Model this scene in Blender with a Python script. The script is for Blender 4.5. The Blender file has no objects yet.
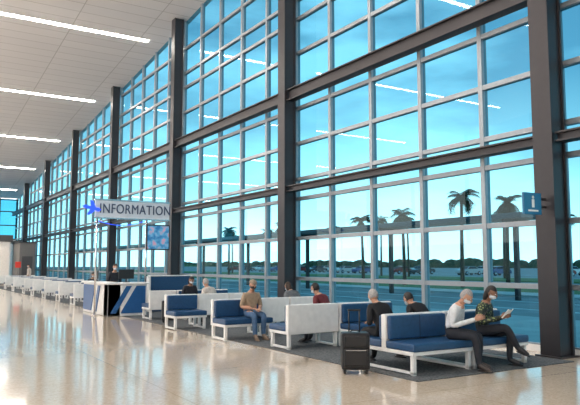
import bpy, bmesh, math, random
from mathutils import Vector, Matrix, noise
random.seed(4)
D=bpy.data; C=bpy.context
# ------------------------------------------------------------ materials
def mat(name,col,rough=.5,metal=0,emit=None,es=0,var=.06,scale=8,bump=0,spec=None,coat=0):
    m=D.materials.new(name); m.use_nodes=True; n=m.node_tree.nodes; l=m.node_tree.links
    p=n['Principled BSDF']; p.inputs['Roughness'].default_value=rough; p.inputs['Metallic'].default_value=metal
    if spec is not None: p.inputs['Specular IOR Level'].default_value=spec
    if coat: p.inputs['Coat Weight'].default_value=coat
    tc=n.new('ShaderNodeTexCoord'); nz=n.new('ShaderNodeTexNoise'); nz.inputs['Scale'].default_value=scale; nz.inputs['Detail'].default_value=4
    l.new(tc.outputs['Object'],nz.inputs['Vector'])
    r=n.new('ShaderNodeValToRGB'); r.color_ramp.elements[0].position=.3; r.color_ramp.elements[1].position=.7
    r.color_ramp.elements[0].color=(*[max(0,c*(1-var)) for c in col],1); r.color_ramp.elements[1].color=(*[min(1,c*(1+var)) for c in col],1)
    l.new(nz.outputs['Fac'],r.inputs['Fac']); l.new(r.outputs['Color'],p.inputs['Base Color'])
    if emit: p.inputs['Emission Color'].default_value=(*emit,1); p.inputs['Emission Strength'].default_value=es
    if bump:
        b=n.new('ShaderNodeBump'); b.inputs['Strength'].default_value=bump; b.inputs['Distance'].default_value=.01
        l.new(nz.outputs['Fac'],b.inputs['Height']); l.new(b.outputs['Normal'],p.inputs['Normal'])
    return m
M_steel=mat('painted_dark_steel',(.028,.026,.030),.45,.2)
M_mull=mat('aluminium_mullion',(.27,.31,.34),.4,.4)
M_white=mat('white_laminate',(.80,.79,.77),.35)
M_blue=mat('blue_vinyl',(.014,.062,.155),.42,var=.12,scale=20)
M_wall=mat('white_wall_paint',(.84,.82,.79),.6)
M_darkband=mat('dark_fascia',(.07,.07,.075),.5)
M_grey=mat('grey_panel',(.16,.155,.15),.5)
M_black=mat('black_plastic',(.012,.012,.014),.4)
M_chrome=mat('chrome',(.6,.6,.62),.2,1)
M_skin=mat('skin',(.50,.27,.18),.5)
M_skin2=mat('skin_dark',(.25,.125,.075),.5)
M_hairdark=mat('hair_dark',(.012,.009,.008),.6,scale=60,var=.5)
M_hairgrey=mat('hair_grey',(.30,.29,.28),.6,scale=60,var=.3)
M_hairbrown=mat('hair_brown',(.04,.022,.012),.6,scale=60,var=.3)
M_mask=mat('face_mask_cloth',(.65,.72,.78),.8)
M_maskblk=mat('face_mask_black',(.02,.02,.025),.8)
M_eye=mat('eye_white',(.8,.8,.8),.3)
M_lip=mat('lips',(.35,.1,.08),.5)
M_paper=mat('paper',(.75,.74,.7),.7)
M_strip=mat('light_strip_diffuser',(.9,.9,.9),.4,emit=(1,.94,.86),es=58)
M_asph=mat('asphalt',(.32,.33,.33),.9,scale=.3,var=.25)
M_conc=mat('concrete_exterior',(.60,.60,.57),.9,scale=1,var=.1)
M_grass=mat('lawn',(.10,.20,.05),.9,scale=.8,var=.3)
M_trunk=mat('palm_trunk',(.06,.045,.03),.9,scale=12,var=.4,bump=.5)
M_frond=mat('palm_frond',(.02,.045,.015),.6,scale=6,var=.4)
M_hedge=mat('foliage',(.03,.06,.025),.8,scale=1.5,var=.6)
M_canopy=mat('canopy_metal',(.10,.11,.12),.5)
M_rubber=mat('rubber',(.015,.015,.015),.7)
M_carglass=mat('car_glass',(.02,.025,.03),.1)
M_redsign=mat('red_sign_face',(.5,.03,.02),.5,emit=(.6,.05,.03),es=.3)

def terrazzo():
    m=D.materials.new('polished_terrazzo'); m.use_nodes=True; n=m.node_tree.nodes; l=m.node_tree.links; p=n['Principled BSDF']
    tc=n.new('ShaderNodeTexCoord'); v=n.new('ShaderNodeTexVoronoi'); v.inputs['Scale'].default_value=45
    l.new(tc.outputs['Object'],v.inputs['Vector'])
    r=n.new('ShaderNodeValToRGB'); e=r.color_ramp.elements
    e[0].color=(.60,.48,.36,1); e[1].color=(.74,.62,.49,1)
    s=n.new('ShaderNodeSeparateColor'); l.new(v.outputs['Color'],s.inputs[0]); l.new(s.outputs[0],r.inputs['Fac'])
    b=n.new('ShaderNodeTexBrick'); b.offset=0; b.inputs['Scale'].default_value=1; b.inputs['Brick Width'].default_value=3.05; b.inputs['Row Height'].default_value=3.05
    b.inputs['Mortar Size'].default_value=.008; b.inputs['Color1'].default_value=(1,1,1,1); b.inputs['Color2'].default_value=(.97,.97,.97,1); b.inputs['Mortar'].default_value=(.75,.72,.67,1)
    l.new(tc.outputs['Object'],b.inputs['Vector'])
    mx=n.new('ShaderNodeMixRGB'); mx.blend_type='MULTIPLY'; mx.inputs[0].default_value=1
    l.new(r.outputs['Color'],mx.inputs[1]); l.new(b.outputs['Color'],mx.inputs[2]); l.new(mx.outputs[0],p.inputs['Base Color'])
    p.inputs['Roughness'].default_value=.12
    p.inputs['Specular IOR Level'].default_value=.7; p.inputs['Coat Weight'].default_value=.4; p.inputs['Coat Roughness'].default_value=.06
    return m
M_floor=terrazzo()
def carpetmat():
    m=D.materials.new('speckled_carpet'); m.use_nodes=True; n=m.node_tree.nodes; l=m.node_tree.links; p=n['Principled BSDF']
    tc=n.new('ShaderNodeTexCoord'); v=n.new('ShaderNodeTexNoise'); v.inputs['Scale'].default_value=30; v.inputs['Detail'].default_value=6
    l.new(tc.outputs['Object'],v.inputs['Vector'])
    r=n.new('ShaderNodeValToRGB'); e=r.color_ramp.elements; e[0].position=.35; e[1].position=.65
    e[0].color=(.04,.045,.05,1); e[1].color=(.13,.137,.142,1)
    l.new(v.outputs['Fac'],r.inputs['Fac']); l.new(r.outputs['Color'],p.inputs['Base Color']); p.inputs['Roughness'].default_value=.95
    return m
M_carpet=carpetmat()
def ceilmat():
    m=D.materials.new('ceiling_metal_panels'); m.use_nodes=True; n=m.node_tree.nodes; l=m.node_tree.links; p=n['Principled BSDF']
    tc=n.new('ShaderNodeTexCoord')
    b=n.new('ShaderNodeTexBrick'); b.inputs['Scale'].default_value=1; b.offset=0; b.inputs['Brick Width'].default_value=3.05; b.inputs['Row Height'].default_value=.76
    b.inputs['Mortar Size'].default_value=.018; b.inputs['Color1'].default_value=(.64,.65,.67,1); b.inputs['Color2'].default_value=(.60,.61,.635,1); b.inputs['Mortar'].default_value=(.36,.37,.38,1)
    l.new(tc.outputs['Object'],b.inputs['Vector']); l.new(b.outputs['Color'],p.inputs['Base Color']); p.inputs['Roughness'].default_value=.5
    return m
M_ceil=ceilmat()
def glassmat():
    m=D.materials.new('tinted_glass'); m.use_nodes=True; n=m.node_tree.nodes; l=m.node_tree.links
    n.remove(n['Principled BSDF']); o=n['Material Output']
    t=n.new('ShaderNodeBsdfTransparent'); g=n.new('ShaderNodeBsdfGlossy'); g.inputs['Roughness'].default_value=.0; g.inputs['Color'].default_value=(.7,.95,1,1)
    tc=n.new('ShaderNodeTexCoord'); nz=n.new('ShaderNodeTexNoise'); nz.inputs['Scale'].default_value=.25; l.new(tc.outputs['Object'],nz.inputs['Vector'])
    r=n.new('ShaderNodeValToRGB'); r.color_ramp.elements[0].color=(.14,.42,.56,1); r.color_ramp.elements[1].color=(.17,.49,.62,1)
    l.new(nz.outputs['Fac'],r.inputs[0]); l.new(r.outputs[0],t.inputs['Color'])
    f=n.new('ShaderNodeLayerWeight'); f.inputs[0].default_value=.5
    pw=n.new('ShaderNodeMath'); pw.operation='POWER'; pw.inputs[1].default_value=5; l.new(f.outputs['Facing'],pw.inputs[0])
    ma=n.new('ShaderNodeMath'); ma.operation='MULTIPLY_ADD'; ma.inputs[1].default_value=.45; ma.inputs[2].default_value=.03; l.new(pw.outputs[0],ma.inputs[0])
    mx=n.new('ShaderNodeMixShader'); l.new(ma.outputs[0],mx.inputs[0]); l.new(t.outputs[0],mx.inputs[1]); l.new(g.outputs[0],mx.inputs[2]); l.new(mx.outputs[0],o.inputs['Surface'])
    return m
M_glass=glassmat()
def floral():
    m=D.materials.new('patterned_fabric'); m.use_nodes=True; n=m.node_tree.nodes; l=m.node_tree.links; p=n['Principled BSDF']
    tc=n.new('ShaderNodeTexCoord'); v=n.new('ShaderNodeTexVoronoi'); v.inputs['Scale'].default_value=22; l.new(tc.outputs['Object'],v.inputs['Vector'])
    r=n.new('ShaderNodeValToRGB'); e=r.color_ramp.elements; e[0].position=.25; e[0].color=(.25,.30,.12,1); e[1].position=.4; e[1].color=(.02,.03,.025,1)
    l.new(v.outputs['Distance'],r.inputs[0]); l.new(r.outputs[0],p.inputs['Base Color']); p.inputs['Roughness'].default_value=.8
    return m
M_floral=floral()
_cc={}
def cloth(col):
    if col not in _cc: _cc[col]=mat('cloth_%d'%len(_cc),col,.85,scale=15,var=.15,bump=.3)
    return _cc[col]
# ------------------------------------------------------------ mesh builder
class MB:
    def __init__(s): s.v=[];s.f=[];s.m=[];s.s=[];s.mats=[]
    def mi(s,m):
        if m not in s.mats: s.mats.append(m)
        return s.mats.index(m)
    def add(s,vs,fs,m,smooth=False,M=None,ms=None):
        o=len(s.v)
        for v in vs: s.v.append(tuple(M@Vector(v)) if M else tuple(v))
        i=s.mi(m) if m else 0
        for k,f in enumerate(fs):
            s.f.append([a+o for a in f]); s.m.append(s.mi(ms[k]) if ms else i); s.s.append(smooth)
    def bm(s,b,m,smooth=False,M=None):
        b.verts.index_update(); s.add([v.co[:] for v in b.verts],[[v.index for v in f.verts] for f in b.faces],m,smooth,M); b.free()
    def box(s,lo,hi,m,bev=0,M=None):
        b=bmesh.new(); bmesh.ops.create_cube(b,size=1)
        for v in b.verts: v.co=Vector([lo[i]+(v.co[i]+.5)*(hi[i]-lo[i]) for i in range(3)])
        if bev: bmesh.ops.bevel(b,geom=b.edges[:],offset=bev,segments=2,affect='EDGES',profile=.6)
        s.bm(b,m,False,M)
    def tube(s,pts,rad,m,n=8,M=None,smooth=True,flat=1):
        pts=[Vector(p) for p in pts]; vs=[];fs=[]
        for i,p in enumerate(pts):
            d=(pts[min(i+1,len(pts)-1)]-pts[max(i-1,0)]).normalized()
            a=d.orthogonal() if abs(d.z)>.9 else Vector((0,0,1)).cross(d)
            a.normalize(); b=d.cross(a)
            for k in range(n):
                t=2*math.pi*k/n; vs.append(p+rad[i]*(a*math.cos(t)+b*math.sin(t)*flat))
        for i in range(len(pts)-1):
            for k in range(n): fs.append([i*n+k,i*n+(k+1)%n,(i+1)*n+(k+1)%n,(i+1)*n+k])
        fs.append(list(range(n))[::-1]); fs.append([(len(pts)-1)*n+k for k in range(n)])
        s.add(vs,fs,m,smooth,M)
    def ell(s,c,r,m,M=None,seg=14,rings=9,fn=None,keep=None):
        b=bmesh.new(); bmesh.ops.create_uvsphere(b,u_segments=seg,v_segments=rings,radius=1)
        if keep:
            bmesh.ops.delete(b,geom=[f for f in b.faces if not keep(f.calc_center_median())],context='FACES')
        for v in b.verts:
            if fn: v.co=fn(v.co)
            v.co=Vector((c[0]+v.co.x*r[0],c[1]+v.co.y*r[1],c[2]+v.co.z*r[2]))
        s.bm(b,m,True,M)
    def obj(s,name,loc=(0,0,0),rz=0,parent=None):
        me=D.meshes.new(name); me.from_pydata(s.v,[],s.f)
        for m in s.mats: me.materials.append(m)
        me.polygons.foreach_set('material_index',s.m); me.polygons.foreach_set('use_smooth',s.s); me.update()
        o=D.objects.new(name,me); C.scene.collection.objects.link(o); o.location=loc; o.rotation_euler[2]=rz
        if parent: o.parent=parent
        return o
def skin(vs,es,rs,lev=1):
    me=D.meshes.new('tmp'); me.from_pydata(vs,es,[]); o=D.objects.new('tmp',me); C.scene.collection.objects.link(o)
    m=o.modifiers.new('s','SKIN'); 
    for i,r in enumerate(rs): me.skin_vertices[0].data[i].radius=r if isinstance(r,tuple) else (r,r)
    me.skin_vertices[0].data[0].use_root=True
    u=o.modifiers.new('u','SUBSURF'); u.levels=lev; u.render_levels=lev
    dg=C.evaluated_depsgraph_get(); e=o.evaluated_get(dg).to_mesh()
    out=([v.co.copy() for v in e.vertices],[list(p.vertices) for p in e.polygons])
    o.evaluated_get(dg).to_mesh_clear(); D.objects.remove(o); D.meshes.remove(me)
    return out
# ------------------------------------------------------------ room
YC=[7.24+9.14*k for k in range(-2,7)]
YB=-14; YE=70; XL=-16; XG=10.38
zc=lambda y:12.05-.088*(y-28)
b=MB(); b.box((XL,YB,-.2),(10.5,YE,0),M_floor); b.obj('floor')
b=MB(); b.box((6.2,6.7,0),(9.68,54,.012),M_carpet); b.obj('carpet')
b=MB()
b.add([(XL,YB,zc(YB)),(10.6,YB,zc(YB)),(10.6,YE,zc(YE)),(XL,YE,zc(YE)),(XL,YB,zc(YB)+.3),(10.6,YB,zc(YB)+.3),(10.6,YE,zc(YE)+.3),(XL,YE,zc(YE)+.3)],
 [[3,2,1,0],[4,5,6,7],[0,1,5,4],[1,2,6,5],[2,3,7,6],[3,0,4,7]],M_ceil); b.obj('ceiling')
sl=math.atan(-.088)
for k in range(-3,5):
    y=28.1+9.3*k
    if y<YB+1: continue
    b=MB(); b.box((-13,-.11,-.03),(9.55,.11,.0),M_strip); b.box((-13.05,-.16,-.02),(9.6,-.11,.01),M_white); b.box((-13.05,.11,-.02),(9.6,.16,.01),M_white)
    o=b.obj('ceiling_light',(0,y,zc(y)-.012)); o.rotation_euler[0]=sl
b=MB(); b.box((XL,YB-.2,0),(10.5,YB,zc(YB)),M_wall); b.obj('wall_back')
b=MB(); b.box((XL-.2,YB,0),(XL,YE,3.2),M_wall)
for y in range(-14,71,6): b.box((XL-.2,y-.1,3.2),(XL,y+.1,zc(y)),M_steel)
b.obj('wall_left')
# end wall with clerestory
b=MB()
for x in [XL+.05+i*1.65 for i in range(17)]: b.box((x-.05,YE-.15,0),(x+.05,YE,zc(YE)-.02),M_steel)
for z in (4.2,5.6,7,8.2): b.box((XL,YE-.12,z-.05),(10.4,YE,z+.05),M_steel)
b.box((XL,YE-.07,4.2),(10.4,YE-.06,zc(YE)-.05),M_glass); b.box((XL,YE-.16,0),(10.4,YE,4.15),M_wall)
b.obj('wall_end')
b=MB(); b.box((-12,58,0),(8.2,69.8,3.55),M_wall); b.box((-12.05,57.9,3.55),(8.4,69.8,4.1),M_darkband)
b.box((-12.02,57.98,0),(8.2,58.0,.12),M_grey); b.obj('wall_vestibule')
for x in (6.3,4.2,2.1):
    b=MB(); b.box((x-.5,57.93,0),(x+.5,57.975,2.25),M_white,.01); b.box((x-.42,57.92,.1),(x+.42,57.93,2.15),M_wall); b.box((x+.3,57.88,1.0),(x+.35,57.92,1.3),M_chrome); b.box((x-.3,57.915,1.2),(x-.05,57.92,1.9),M_grey); b.obj('door_1' if x==6.3 else ('door_2' if x==4.2 else 'door_3'))
b=MB(); b.box((8.5,55,0),(9.7,58.5,3.35),M_grey,.02); b.box((8.45,54.95,3.35),(9.75,58.55,3.45),M_darkband); b.box((8.7,54.96,.2),(9.5,55,2.3),M_darkband); b.obj('service_kiosk')
# columns, beams
for y in YC:
    b=MB(); h=zc(y)-.01
    b.box((9.8,y-.2,0),(9.84,y+.2,h),M_steel); b.box((10.16,y-.2,0),(10.2,y+.2,h),M_steel); b.box((9.84,y-.16,0),(10.16,y+.16,h),M_steel)
    b.box((9.72,y-.26,0),(10.26,y+.26,.03),M_steel); b.obj('steel_column')
ROWS=[.1,1.2,2.4,3.6,4.2,5.3,6.4,7.05,8.15,9.25,9.9,11.0,12.1,12.75,13.8]
ends=YC+[YE]
for k in range(len(ends)-1):
    y0,y1=ends[k],ends[k+1]
    for z,h in ((3.87,.09),(6.73,.17)):
        b=MB(); b.box((9.95,y0+.21,z-h),(9.98,y1-.21,z+h),M_steel); b.box((9.86,y0+.21,z+h-.03),(10.14,y1-.21,z+h),M_steel); b.box((9.86,y0+.21,z-h),(10.14,y1-.21,z-h+.03),M_steel); b.box((9.98,y0+.21,z-.05),(10.29,y0+.28,z+.05),M_steel); b.obj('steel_beam')
    b=MB(); n=5 if k<len(ends)-2 else 4
    for i in range(n+1):
        y=y0+(y1-y0)*i/n; a=.055
        ya,yb=(max(y-a,y0+.003),min(y+a,y1-.003))
        b.box((10.30,ya,0),(10.46,yb,zc(y)-.02),M_mull)
    for z in ROWS:
        if z>zc(y1)-.3: continue
        b.box((10.31,y0+.04,z-.05),(10.45,y1-.04,z+.05),M_mull)
    b.box((10.28,y0,0),(10.48,y1,.12),M_white)
    b.add([(10.38,y0,.1),(10.38,y1,.1),(10.38,y1,zc(y1)-.02),(10.38,y0,zc(y0)-.02)],[[3,2,1,0]],M_glass)
    b.obj('window_%d'%(k+1))
# ------------------------------------------------------------ benches
def bench(x0,yc,mods):
    b=MB(); x=x0
    for L,d in mods:
        x1=x+L-.03
        dirs=(-1,1) if d==0 else (d,)
        b.box((x,yc-.05,.28),(x1,yc+.05,.84),M_white,.02)
        for s in dirs:
            def bx(y0,y1,z0,z1,m,bev,xa=x,xb=x1):
                ya,yb=sorted((yc+s*y0,yc+s*y1)); b.box((xa,ya,z0),(xb,yb,z1),m,bev)
            bx(.05,.14,.46,.82,M_blue,.03,x+.03,x1-.03)
            bx(.04,.66,.28,.335,M_white,.01)
            bx(.05,.68,.335,.45,M_blue,.03)
            n=max(1,round(L/.62))
            for i in range(1,n): # seams
                xs=x+L*i/n; bx(.055,.145,.47,.815,M_black,0,xs-.003,xs+.003)
        ya=yc-(.66 if -1 in dirs else .05); yb=yc+(.66 if 1 in dirs else .05)
        for lx in (x+.02,x1-.08):
            b.box((lx,ya+.02,.0),(lx+.06,ya+.09,.29),M_white,.008); b.box((lx,yb-.09,.0),(lx+.06,yb-.02,.29),M_white,.008)
            b.box((lx,ya+.02,.012),(lx+.06,yb-.02,.05),M_white,.008)
        x+=L
    return b.obj('lounge_bench',(0,0,.012))
bench(6.4,7.66,[(1.25,0),(1.3,0)])
bench(6.35,10.4,[(1.2,1),(1.35,-1)])
bench(5.95,12.9,[(1.2,-1),(.8,1),(.9,1)])
bench(5.9,15.6,[(.9,-1),(.9,1),(.9,1)])
bench(6.4,18.2,[(.85,1),(1.7,0)])
for y,x in ((26.2,6.1),(28.9,6.1),(32.0,6.1),(35,6.1),(38.2,6.2),(42,6.2),(46,6.3),(50,6.3)):
    bench(x,y,[(.9,1),(.9,-1),(.8,1)])
# ------------------------------------------------------------ people
def person(name,loc,yaw,shirt,pants,shoe=M_black,hair=M_hairdark,skinm=M_skin,pose='sit',lean=.1,tilt=.3,arms='lap',short=False,mask=M_mask,longhair=False,hold=None,cross=False,scale=.96,hat=None,headturn=0):
    V=Vector; stand=pose=='stand'
    pz=.93 if stand else .565
    R=Matrix.Rotation(-lean,3,'X'); P=V((0,0,pz))
    up=lambda x,y,z:P+R@V((x,y,z))
    J={}
    J['pel']=P; J['waist']=up(0,-.015,.17); J['chest']=up(0,-.01,.34); J['nb']=up(0,-.01,.47); J['nk']=up(0,.015,.545)
    for s,n in((-1,'l'),(1,'r')):
        J['sh'+n]=up(s*.165,-.01,.42)
        if arms=='read':
            el=up(s*.235,.07,.16); wr=P+V((s*.10,.30+lean*.4,.24))
        elif arms=='lap':
            el=up(s*.245,.02,.15); wr=P+V((s*.09,.27+lean*.2,.115))
        else:
            el=up(s*.225,-.02,.15); wr=up(s*.235,.06,-.09)
        J['el'+n]=el; J['wr'+n]=wr
        if stand:
            J['hp'+n]=P+V((s*.09,0,-.05)); J['kn'+n]=V((s*.10,.02,.49)); J['an'+n]=V((s*.105,-.02,.09)); J['bl'+n]=V((s*.12,.09,.045)); J['to'+n]=V((s*.125,.16,.035))
        else:
            J['hp'+n]=P+V((s*.09,.06,-.01)); kx=s*.12
            J['kn'+n]=V((kx,.47,.535)); J['an'+n]=V((kx,.48+.04*s,.10)); J['bl'+n]=V((kx+s*.015,.60+.04*s,.045)); J['to'+n]=V((kx+s*.02,.68+.04*s,.035))
    if cross and not stand:
        J['knr']=V((.05,.47,.64)); J['anr']=V((-.08,.60,.30)); J['blr']=V((-.09,.70,.24)); J['tor']=V((-.095,.77,.19))
    order=['pel','waist','chest','nb','nk','shl','ell','wrl','shr','elr','wrr','hpl','knl','anl','bll','tol','hpr','knr','anr','blr','tor']
    rad={'pel':(.16,.13),'waist':(.14,.115),'chest':(.16,.12),'nb':.085,'nk':.058,'sh':.072,'el':.052,'wr':.034,'hp':.10,'kn':.074,'an':.050,'bl':.046,'to':.036}
    idx={k:i for i,k in enumerate(order)}
    es=[('pel','waist'),('waist','chest'),('chest','nb'),('nb','nk')]
    for n in 'lr': es+=[('chest','sh'+n),('sh'+n,'el'+n),('el'+n,'wr'+n),('pel','hp'+n),('hp'+n,'kn'+n),('kn'+n,'an'+n),('an'+n,'bl'+n),('bl'+n,'to'+n)]
    rr=[rad[k] if k in rad else rad[k[:2]] for k in order]
    vs,fs=skin([J[k] for k in order],[(idx[a],idx[c]) for a,c in es],rr,2)
    bones=[]
    for a,c in es:
        m=shirt
        if (a,c)==('nb','nk'): m=skinm
        elif a[:2]=='el': m=skinm if short else shirt
        elif a=='pel' and c!='waist' or a[:2] in('hp','kn'): m=pants
        elif a[:2] in('an','bl'): m=shoe
        bones.append((J[a],J[c],m))
    ms=[]
    for f in fs:
        c=sum((vs[i] for i in f),V())/len(f); bd=9;bmx=shirt
        for a,d,m in bones:
            ab=d-a; t=max(0,min(1,(c-a).dot(ab)/ab.length_squared)); q=(c-(a+ab*t)).length
            if q<bd: bd=q;bmx=m
        if c.z<.075: bmx=shoe
        ms.append(bmx)
    b=MB(); b.add(vs,fs,None,True,None,ms)
    # shoe soles
    for n in 'lr':
        a,t=J['an'+n],J['to'+n]; d=(t-a); dn=V((d.x,d.y,0)).normalized(); off=V((0,0,-.078)) if not(cross and n=='r') else V((0,0,-.05))
        h=V((a.x,a.y,a.z))+off-dn*.03; tt=V((t.x,t.y,t.z))+V((0,0,-.016))+dn*.02
        b.tube([h,h.lerp(tt,.15),h.lerp(tt,.6),tt-dn*.01,tt],[.022,.036,.044,.038,.018],shoe,10,None,True,.4)
    # head
    H=Matrix.Translation(up(0,.045,.655))@Matrix.Rotation(headturn,4,'Z')@Matrix.Rotation(-tilt,4,'X')
    def hf(c):
        k=1-.30*max(0,-c.z)**1.3; return Vector((c.x*k,c.y*(1-.12*max(0,-c.z)) if c.y>0 else c.y*(1-.25*max(0,-c.z)),c.z))
    b.ell((0,0,0),(.076,.095,.115),skinm,H,18,12,hf)
    b.tube([(0,-.01,-.06),(0,-.02,-.14)],[.05,.056],skinm,10,H)
    b.tube([(0,.088,.02),(0,.106,-.012),(0,.10,-.03)],[.007,.013,.015],skinm,6,H)
    for s in(-1,1):
        b.ell((s*.077,-.005,-.005),(.012,.02,.031),skinm,H,8,6)
        b.ell((s*.030,.082,.014),(.014,.010,.008),M_eye,H,8,6); b.ell((s*.030,.0905,.014),(.006,.004,.006),M_black,H,6,5)
        b.box((s*.03-.018,.083,.032),(s*.03+.018,.094,.038),hair or M_hairbrown,0,H)
    if mask:
        b.ell((0,.012,-.042),(.071,.097,.052),mask,H,16,10,None,lambda c:c.y>.1)
        for s in(-1,1): b.tube([(s*.066,.04,-.02),(s*.08,-.01,.005)],[.003,.003],mask,4,H)
    else: b.ell((0,.082,-.052),(.024,.010,.007),M_lip,H,8,6)
    if hair:
        b.ell((0,-.012,.014),(.085,.100,.115),hair,H,20,16,None,lambda c:(c.z>.30 or c.y<-.05) and c.z>(-.5 if not longhair else -.8) and not(c.y>.1 and c.z<.45))
        if longhair: b.ell((0,-.055,-.05),(.085,.06,.13),hair,H,14,10)
    if hat:
        b.ell((0,-.005,.045),(.09,.105,.08),hat,H,16,8,None,lambda c:c.z>-.05); b.ell((0,.08,.045),(.06,.08,.008),hat,H,12,6)
    # hands
    for s,n in((-1,'l'),(1,'r')):
        w=J['wr'+n]; d=(w-J['el'+n]).normalized()
        z=Vector((-s,0,0)) if arms in('read',) else Vector((0,0,-1))
        if stand and arms=='side': z=Vector((-s,0,0))
        x=d.cross(z).normalized(); z=x.cross(d).normalized()*1
        HM=Matrix.Translation(w)@Matrix((( x.x,d.x,z.x,0),(x.y,d.y,z.y,0),(x.z,d.z,z.z,0),(0,0,0,1)))
        b.ell((0,.045,0),(.042,.056,.018),skinm,HM,10,8)
        for i,(fx,fl) in enumerate(((-.03,.062),(-.01,.075),(.011,.07),(.031,.055))):
            b.tube([(fx*.9,.075,0),(fx,.085+fl*.4,.006),(fx,.085+fl*.75,.022),(fx,.085+fl*.85,.042)],[.0105,.010,.009,.007],skinm,6,HM)
        tx=-1 if (HM.to_3x3()@Vector((1,0,0))).z<0 else 1
        b.tube([(tx*.025,.02,.004),(tx*.052,.05,.014),(tx*.054,.08,.026)],[.013,.011,.008],skinm,6,HM)
    if hold:
        c=(J['wrl']+J['wrr'])/2+Vector((0,.09,.04)); HB=Matrix.Translation(c)@Matrix.Rotation(.9,4,'X')
        if hold=='phone': b.box((-.045,-.02,-.005),(.045,.14,.005),M_black,.003,HB)
        else:
            b.box((-.125,-.09,-.006),(-.002,.09,.006),M_paper,.001,HB@Matrix.Rotation(.2,4,'Y')); b.box((.002,-.09,-.006),(.125,.09,.006),M_paper,.001,HB@Matrix.Rotation(-.2,4,'Y'))
    o=b.obj(name,(loc[0],loc[1],.012 if loc[0]>6.2 else 0),yaw); o.scale=(scale,)*3
    return o
PI=math.pi; W=cloth((.62,.64,.66)); DK=cloth((.02,.022,.03)); NV=cloth((.03,.05,.10)); TAN=cloth((.34,.25,.17)); JEAN=cloth((.06,.12,.22)); RED=cloth((.13,.02,.025)); GR=cloth((.12,.13,.14)); BL=cloth((.008,.008,.01)); LT=cloth((.5,.45,.4))
YA=7.66
person('seated_man',(7.42,YA-.36),PI+.45,W,DK,shoe=mat('shoe_leather',(.05,.035,.03),.4),hair=M_hairgrey,arms='read',hold='phone',lean=.42,tilt=.6)
person('seated_woman',(8.15,YA-.34),PI+.35,M_floral,DK,arms='read',hold='book',lean=.26,tilt=.4,longhair=True,skinm=M_skin2,cross=True)
person('seated_man',(6.72,YA+.33),-.1,BL,BL,hair=M_hairgrey,lean=.5,tilt=.5,arms='lap')
person('seated_man',(7.62,YA+.34),0,BL,DK,lean=.68,tilt=.6,arms='lap')
person('seated_man',(7.5,10.4+.35),.3,RED,DK,lean=.4,tilt=.3)
person('seated_man',(6.72,12.9-.35),PI-.05,TAN,JEAN,shoe=cloth((.2,.14,.1)),hair=None,hat=cloth((.25,.2,.15)),lean=.15,tilt=.2,short=True,mask=M_maskblk)
person('seated_woman',(8.35,12.9+.35),0,GR,DK,hair=M_hairbrown,longhair=True,lean=.55)
person('seated_woman',(7.35,15.6+.33),.2,LT,DK,hair=M_hairgrey,lean=.4)
person('seated_woman',(7.5,18.2-.33),PI,DK,DK,longhair=True,skinm=M_skin2,lean=.25)
person('seated_man',(7.45,28.9-.33),PI,DK,DK)
person('desk_attendant',(6.45,21.9),PI,DK,DK,pose='stand',lean=.05,tilt=.2,arms='side')
person('standing_traveler',(8.05,47.7),PI*.6,LT,cloth((.3,.25,.2)),pose='stand',lean=.03,tilt=.1,arms='side')
# ------------------------------------------------------------ suitcases
def suitcase(loc,rz,handle=.92,m=M_black):
    b=MB(); b.box((-.21,-.13,.06),(.21,.13,.60),m,.035); b.box((-.175,-.16,.12),(.175,-.12,.37),m,.02); b.box((-.175,-.155,.39),(.175,-.12,.56),m,.02)
    b.box((-.15,-.163,.345),(.15,-.159,.352),M_chrome)
    for x in(-.16,.16):
        for y in(-.08,.08): b.tube([(x-.012,y,.032),(x+.012,y,.032)],[.032,.032],M_rubber,12); b.box((x-.02,y-.02,.03),(x+.02,y+.02,.08),m)
    for x in(-.08,.08): b.tube([(x,.09,.55),(x,.09,handle)],[.011,.011],M_black,6)
    b.box((-.10,.075,handle-.015),(.10,.105,handle+.015),m,.008); b.tube([(-.07,0,.595),(-.05,0,.625),(.05,0,.625),(.07,0,.595)],[.01]*4,m,6)
    return b.obj('suitcase',(loc[0],loc[1],loc[2]),rz)
suitcase((5.93,7.75,0),-.55)
suitcase((6.6,17.1,.012),-.3,.7)
# ------------------------------------------------------------ information desk + sign
b=MB()
def panelbox(lo,hi):
    b.box(lo,hi,M_white,.01)
panelbox((5.7,20,0),(6.1,23,.98)); panelbox((5.7,20,0),(6.95,20.45,.98)); panelbox((6.1,22.65,0),(6.95,23,.98))
b.box((5.62,19.92,.98),(6.16,23.06,1.04),M_white,.012); b.box((6.16,19.92,.98),(7.02,20.52,1.04),M_white,.012)
def prismY(pts,y0,y1,m):
    n=len(pts); b.add([(x,y0,z) for x,z in pts]+[(x,y1,z) for x,z in pts],[list(range(n)),list(range(n,2*n))[::-1]]+[[i,n+i,n+(i+1)%n,(i+1)%n] for i in range(n)],m)
def prismX(pts,x0,x1,m):
    n=len(pts); b.add([(x0,y,z) for y,z in pts]+[(x1,y,z) for y,z in pts],[list(range(n)),list(range(n,2*n))[::-1]]+[[i,n+i,n+(i+1)%n,(i+1)%n] for i in range(n)],m)
M_dblue=mat('desk_blue_graphic',(.02,.10,.28),.35)
prismY([(6.1,.08),(6.9,.08),(6.9,.93),(6.6,.93)],19.975,19.998,M_dblue); prismY([(5.78,.08),(5.95,.08),(6.45,.93),(6.28,.93)],19.975,19.998,M_dblue)
prismX([(22.9,.08),(21.9,.08),(21.5,.93),(22.9,.93)],5.675,5.698,M_dblue); prismX([(21.5,.08),(21.25,.08),(20.85,.93),(21.1,.93)],5.675,5.698,M_dblue)
b.box((6.25,20.2,1.04),(6.45,20.35,1.06),M_black); b.box((6.33,20.26,1.05),(6.37,20.29,1.2),M_black); b.box((6.1,20.25,1.15),(6.6,20.28,1.45),M_black,.01)
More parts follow.
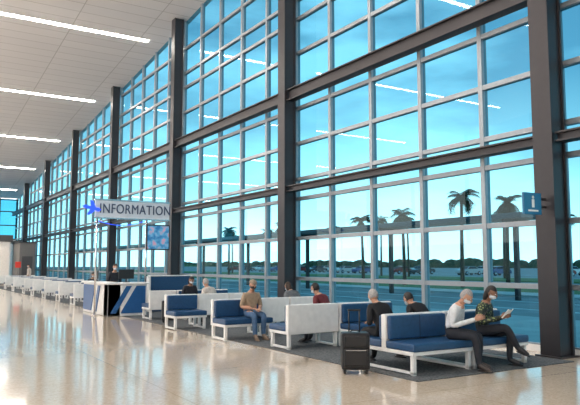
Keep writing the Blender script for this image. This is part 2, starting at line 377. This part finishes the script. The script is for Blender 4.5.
b.box((5.85,22.1,1.04),(6.0,22.3,1.06),M_black); b.box((5.9,22.0,1.12),(5.93,22.45,1.4),M_black,.01); b.box((5.91,22.2,1.05),(5.94,22.24,1.2),M_black)
b.obj('information_desk',(0,0,.012))
b=MB(); b.box((7.5,21.3,0),(9.0,21.38,1.2),M_blue,.01); b.box((7.45,21.28,1.2),(9.05,21.4,1.24),M_white); b.box((7.45,21.2,0),(7.5,21.5,1.2),M_white); b.box((9.0,21.2,0),(9.05,21.5,1.2),M_white); b.obj('privacy_divider',(0,0,.014))
M_signbg=mat('sign_backplate',(.50,.56,.62),.4,emit=(.7,.8,.9),es=.1); M_let=mat('sign_letters',(.03,.06,.13),.4); M_neon=mat('neon_blue',(.02,.06,.6),.4,emit=(.02,.08,1),es=1.2)
b=MB()
for x in (5.5,7.15): b.tube([(x,20.75,0.012),(x,20.75,3.7)],[.035,.035],M_chrome,10); b.tube([(x,20.75,0.012),(x,20.75,.03)],[.12,.12],M_chrome,12)
b.box((5.4,20.62,3.12),(7.9,20.70,3.70),M_signbg,.01); b.box((5.38,20.6,3.68),(7.92,20.72,3.73),M_chrome); b.box((5.38,20.6,3.09),(7.92,20.72,3.13),M_chrome)
b.tube([(5.5+.11*i,20.58,3.0-.14*math.sin(i/14*math.pi*1.0)+.004*i) for i in range(15)],[.012]*15,M_neon,6)
pl=[(-.28,0),(-.2,.05),(-.02,.05),(-.08,.24),(0,.24),(.14,.05),(.26,.05),(.32,.0),(.26,-.05),(.14,-.05),(0,-.24),(-.08,-.24),(-.02,-.05),(-.2,-.05)]
T=Matrix.Translation((5.25,20.58,3.42))@Matrix.Rotation(.2,4,'Y')
n=len(pl); b.add([(x,-.02,z) for x,z in pl]+[(x,.02,z) for x,z in pl],[list(range(n)),list(range(n,2*n))[::-1]]+[[i,(i+1)%n,n+(i+1)%n,n+i] for i in range(n)],M_neon,False,T)
sign=b.obj('information_sign')
cu=D.curves.new('letters','FONT'); cu.body='INFORMATION'; cu.size=.44; cu.extrude=.015; cu.align_x='CENTER'; cu.align_y='CENTER'; cu.materials.append(M_let); cu.space_character=1.08
t=D.objects.new('letters',cu); C.scene.collection.objects.link(t); t.rotation_euler=(PI/2,0,0); t.location=(6.73,20.6,3.41); t.parent=sign
t.scale=(.76,1,1)
def screenmat():
    m=D.materials.new('display_image'); m.use_nodes=True; n=m.node_tree.nodes; l=m.node_tree.links; p=n['Principled BSDF']
    tc=n.new('ShaderNodeTexCoord'); v=n.new('ShaderNodeTexNoise'); v.inputs['Scale'].default_value=5; l.new(tc.outputs['Object'],v.inputs['Vector'])
    r=n.new('ShaderNodeValToRGB'); e=r.color_ramp.elements; e[0].position=.38; e[0].color=(.02,.16,.4,1); e[1].position=.68; e[1].color=(.6,.3,.4,1); x=r.color_ramp.elements.new(.53); x.color=(.12,.38,.6,1)
    l.new(v.outputs['Fac'],r.inputs[0]); l.new(r.outputs[0],p.inputs['Base Color']); l.new(r.outputs[0],p.inputs['Emission Color']); p.inputs['Emission Strength'].default_value=.25; return m
b=MB(); b.box((7.1,20.60,2.1),(7.92,20.68,2.95),M_black,.01); b.box((7.14,20.59,2.14),(7.88,20.6,2.91),screenmat()); b.box((7.12,20.68,2.4),(7.18,20.715,2.6),M_chrome); b.obj('display_screen')
# blade sign on column
M_teal=mat('teal_sign_face',(.01,.10,.20),.4,emit=(.01,.15,.3),es=.2)
b=MB(); b.box((9.2,7.2,2.48),(9.66,7.25,2.86),M_teal,.01); b.box((9.66,7.21,2.6),(9.8,7.24,2.64),M_steel); b.box((9.66,7.21,2.74),(9.8,7.24,2.78),M_steel)
b.ell((9.43,7.195,2.78),(.03,.006,.03),M_white,None,10,6); b.box((9.40,7.192,2.6),(9.46,7.2,2.745),M_white); b.box((9.30,7.192,2.53),(9.56,7.2,2.56),M_white); b.obj('wall_sign')
# red standing sign far
b=MB(); b.tube([(7.9,51.6,.012),(7.9,51.6,.04)],[.2,.2],M_grey,14); b.tube([(7.9,51.6,.01),(7.9,51.6,1.4)],[.03,.03],M_grey,8); b.box((7.7,51.55,1.4),(8.1,51.6,1.85),M_redsign,.01); b.obj('stand_sign')
# ------------------------------------------------------------ exterior
b=MB(); b.box((10.6,-150,-.4),(700,620,-.05),M_asph); b.obj('ground_exterior')
b=MB(); b.box((10.62,-40,-.05),(17,150,.0),M_conc); b.box((28,-40,-.05),(31,200,.04),M_conc); b.box((31,-40,-.05),(39,200,.05),M_grass); b.box((39,-40,-.05),(40,200,.04),M_conc); b.box((52,-60,-.05),(64,260,.06),M_grass); b.box((64,-60,-.05),(66,260,.04),M_conc); b.obj('planted_median')
M_line=mat('road_paint',(.8,.8,.78),.8)
b=MB()
for x in (20,24,44,48): b.box((x,-40,-.049),(x+.25,200,-.035),M_line)
for y in range(0,160,3): b.box((84,y,-.049),(89,y+.12,-.035),M_line)
b.obj('road_markings')
b=MB(); b.box((24,19,3.75),(26,110,4.0),M_canopy,.03)
for y in range(20,110,9): b.box((24.9,y,-.05),(25.1,y+.2,3.76),M_steel); b.box((24.1,y+.02,3.6),(25.9,y+.18,3.76),M_steel)
b.obj('exterior_canopy')
def palm(x,y,h,s=1):
    b=MB(); lx=random.uniform(-.3,.3); ly=random.uniform(-.3,.3)
    pts=[(lx*(i/8)**2,ly*(i/8)**2,h*i/8-.0) for i in range(9)]
    b.tube(pts,[.16-.008*i for i in range(9)],M_trunk,8)
    top=Vector(pts[-1])
    for k in range(24):
        a=k*2.399; el=random.uniform(-.5,1.3); L=random.uniform(1.1,1.6)*s
        d=Vector((math.cos(a),math.sin(a),0)); side=Vector((-d.y,d.x,0)); prev=None;vs=[];fs=[]
        n=9; sp=[]
        p=top.copy(); ang=el
        for i in range(n): sp.append(p.copy()); p=p+(d*math.cos(ang)+Vector((0,0,math.sin(ang))))*L/n; ang-=.22
        b.tube(sp,[.03-.003*i for i in range(n)],M_frond,4)
        for i in range(1,n):
            for sgn in(-1,1):
                for j in (0,.5):
                    q=sp[i-1].lerp(sp[i],j); w=.42*s*math.sin(math.pi*(i+j)/(n+.6))+.1; t=(sp[i]-sp[i-1]).normalized()
                    tip=q+side*sgn*w+t*w*.6-Vector((0,0,w*.45)); o=len(vs)
                    vs+= [q-t*.04,q+t*.04,tip]; fs.append([o,o+1,o+2])
        b.add(vs,fs,M_frond)
    b.obj('palm_tree',(x,y,.05))
for x,y,h,s in ((34,32,6.2,1.1),(34,38,5.4,1),(36.7,30.3,5.9,1.0),(37,47,5.6,1),(58,64,7.5,1.1),(57,40,6.2,1),(36,60,5.6,1),(57,80,7,1.2),(54,95,7,1.2),(60,50,7.5,1.2),(37,75,6,1),(60,72,8,1.3),(55,110,7,1.2),(62,37,7,1.2),(37.5,23,5.8,1.0)): palm(x,y,h,s)
def car(x,y,rz,col):
    m=mat('car_paint',col,.25,.3,coat=.5); b=MB()
    pr=[(-2.2,.35),(-2.25,.75),(-2.0,.95),(-1.3,1.0),(-.75,1.42),(.6,1.45),(1.25,1.0),(2.05,.85),(2.25,.6),(2.2,.32)]
    n=len(pr); yw=lambda z:.88 if z<1.01 else .68
    b.add([(x_,-yw(z),z) for x_,z in pr]+[(x_,yw(z),z) for x_,z in pr],[list(range(n)),list(range(n,2*n))[::-1]]+[[i,n+i,n+(i+1)%n,(i+1)%n] for i in range(n)],m)
    for s in(-1,1):
        g=[(-1.15,1.03),(-.72,1.36),(.55,1.38),(1.1,1.03)]; b.add([(a,s*((.90) if z<1.1 else .72),z) for a,z in g],[[0,1,2,3]],M_carglass)
        for wx in(-1.4,1.4): b.tube([(wx,s*.72,.33),(wx,s*.92,.33)],[.33,.33],M_rubber,16); b.tube([(wx,s*.92,.33),(wx,s*.93,.33)],[.2,.19],M_chrome,12)
    b.add([(-1.25,-.7,1.05),(-1.25,.7,1.05),(-.8,.6,1.39),(-.8,-.6,1.39)],[[0,1,2,3]],M_carglass); b.add([(1.22,-.7,1.05),(1.22,.7,1.05),(.68,.6,1.42),(.68,-.6,1.42)],[[0,1,2,3]],M_carglass)
    b.obj('car',(x,y,-.03),rz)
cols=[(.6,.6,.6),(.05,.05,.06),(.3,.03,.03),(.7,.7,.7),(.05,.1,.25),(.5,.5,.5)]
for i in range(28): car(80+random.uniform(-.3,.3)+(10 if i%3==0 else 0),12+i*5.6,PI*(i%2)+random.uniform(-.03,.03),cols[i%6])
b=MB()
for i in range(160):
    y=-140+i*5.5; b.ell((290+random.uniform(-8,8),y,0),(6,random.uniform(4,8),random.uniform(3,6)),M_hedge,None,10,6)
b.obj('tree_line')
for y in (30,58,86):
    b=MB(); b.tube([(0,0,-.05),(0,0,9)],[.12,.07],M_grey,8); b.box((-1.2,-.1,8.9),(1.2,.1,9.0),M_grey); b.box((-1.5,-.18,8.85),(-.9,.18,8.97),M_white); b.box((.9,-.18,8.85),(1.5,.18,8.97),M_white); b.obj('street_lamp',(70,y,0))
# ------------------------------------------------------------ world
w=D.worlds.new('sky'); C.scene.world=w; w.use_nodes=True; n=w.node_tree.nodes; l=w.node_tree.links; bg=n['Background']
tc=n.new('ShaderNodeTexCoord'); sp=n.new('ShaderNodeSeparateXYZ'); l.new(tc.outputs['Generated'],sp.inputs[0])
r=n.new('ShaderNodeValToRGB'); e=r.color_ramp.elements; e[0].position=0; e[0].color=(2.3,1.9,1.7,1); e[1].position=.6; e[1].color=(.12,.21,.30,1)
x=e.new(.08); x.color=(1.5,1.3,1.2,1); x=e.new(.16); x.color=(.70,.74,.76,1); x=e.new(.28); x.color=(.26,.38,.47,1)
l.new(sp.outputs['Z'],r.inputs[0])
mp=n.new('ShaderNodeMapping'); mp.inputs['Scale'].default_value=(2,2,7); l.new(tc.outputs['Generated'],mp.inputs[0])
nz=n.new('ShaderNodeTexNoise'); nz.inputs['Scale'].default_value=1.6; nz.inputs['Detail'].default_value=6; l.new(mp.outputs[0],nz.inputs['Vector'])
cr=n.new('ShaderNodeValToRGB'); cr.color_ramp.elements[0].position=.46; cr.color_ramp.elements[0].color=(0,0,0,1); cr.color_ramp.elements[1].position=.68; cr.color_ramp.elements[1].color=(1,1,1,1); l.new(nz.outputs['Fac'],cr.inputs[0])
mx=n.new('ShaderNodeMixRGB'); mx.blend_type='ADD'; l.new(cr.outputs[0],mx.inputs[0]); l.new(r.outputs[0],mx.inputs[1]); mx.inputs[2].default_value=(.45,.42,.38,1)
l.new(mx.outputs[0],bg.inputs[0]); bg.inputs[1].default_value=2.5
# ------------------------------------------------------------ camera
cam=D.cameras.new('camera'); co=D.objects.new('camera',cam); C.scene.collection.objects.link(co); C.scene.camera=co
cam.sensor_width=36; cam.lens=638/580*36; cam.clip_end=1500
co.location=(0,0,1.6); co.rotation_euler=(math.radians(90+5.6),0,-math.radians(31.7))
C.scene.view_settings.view_transform='Standard'
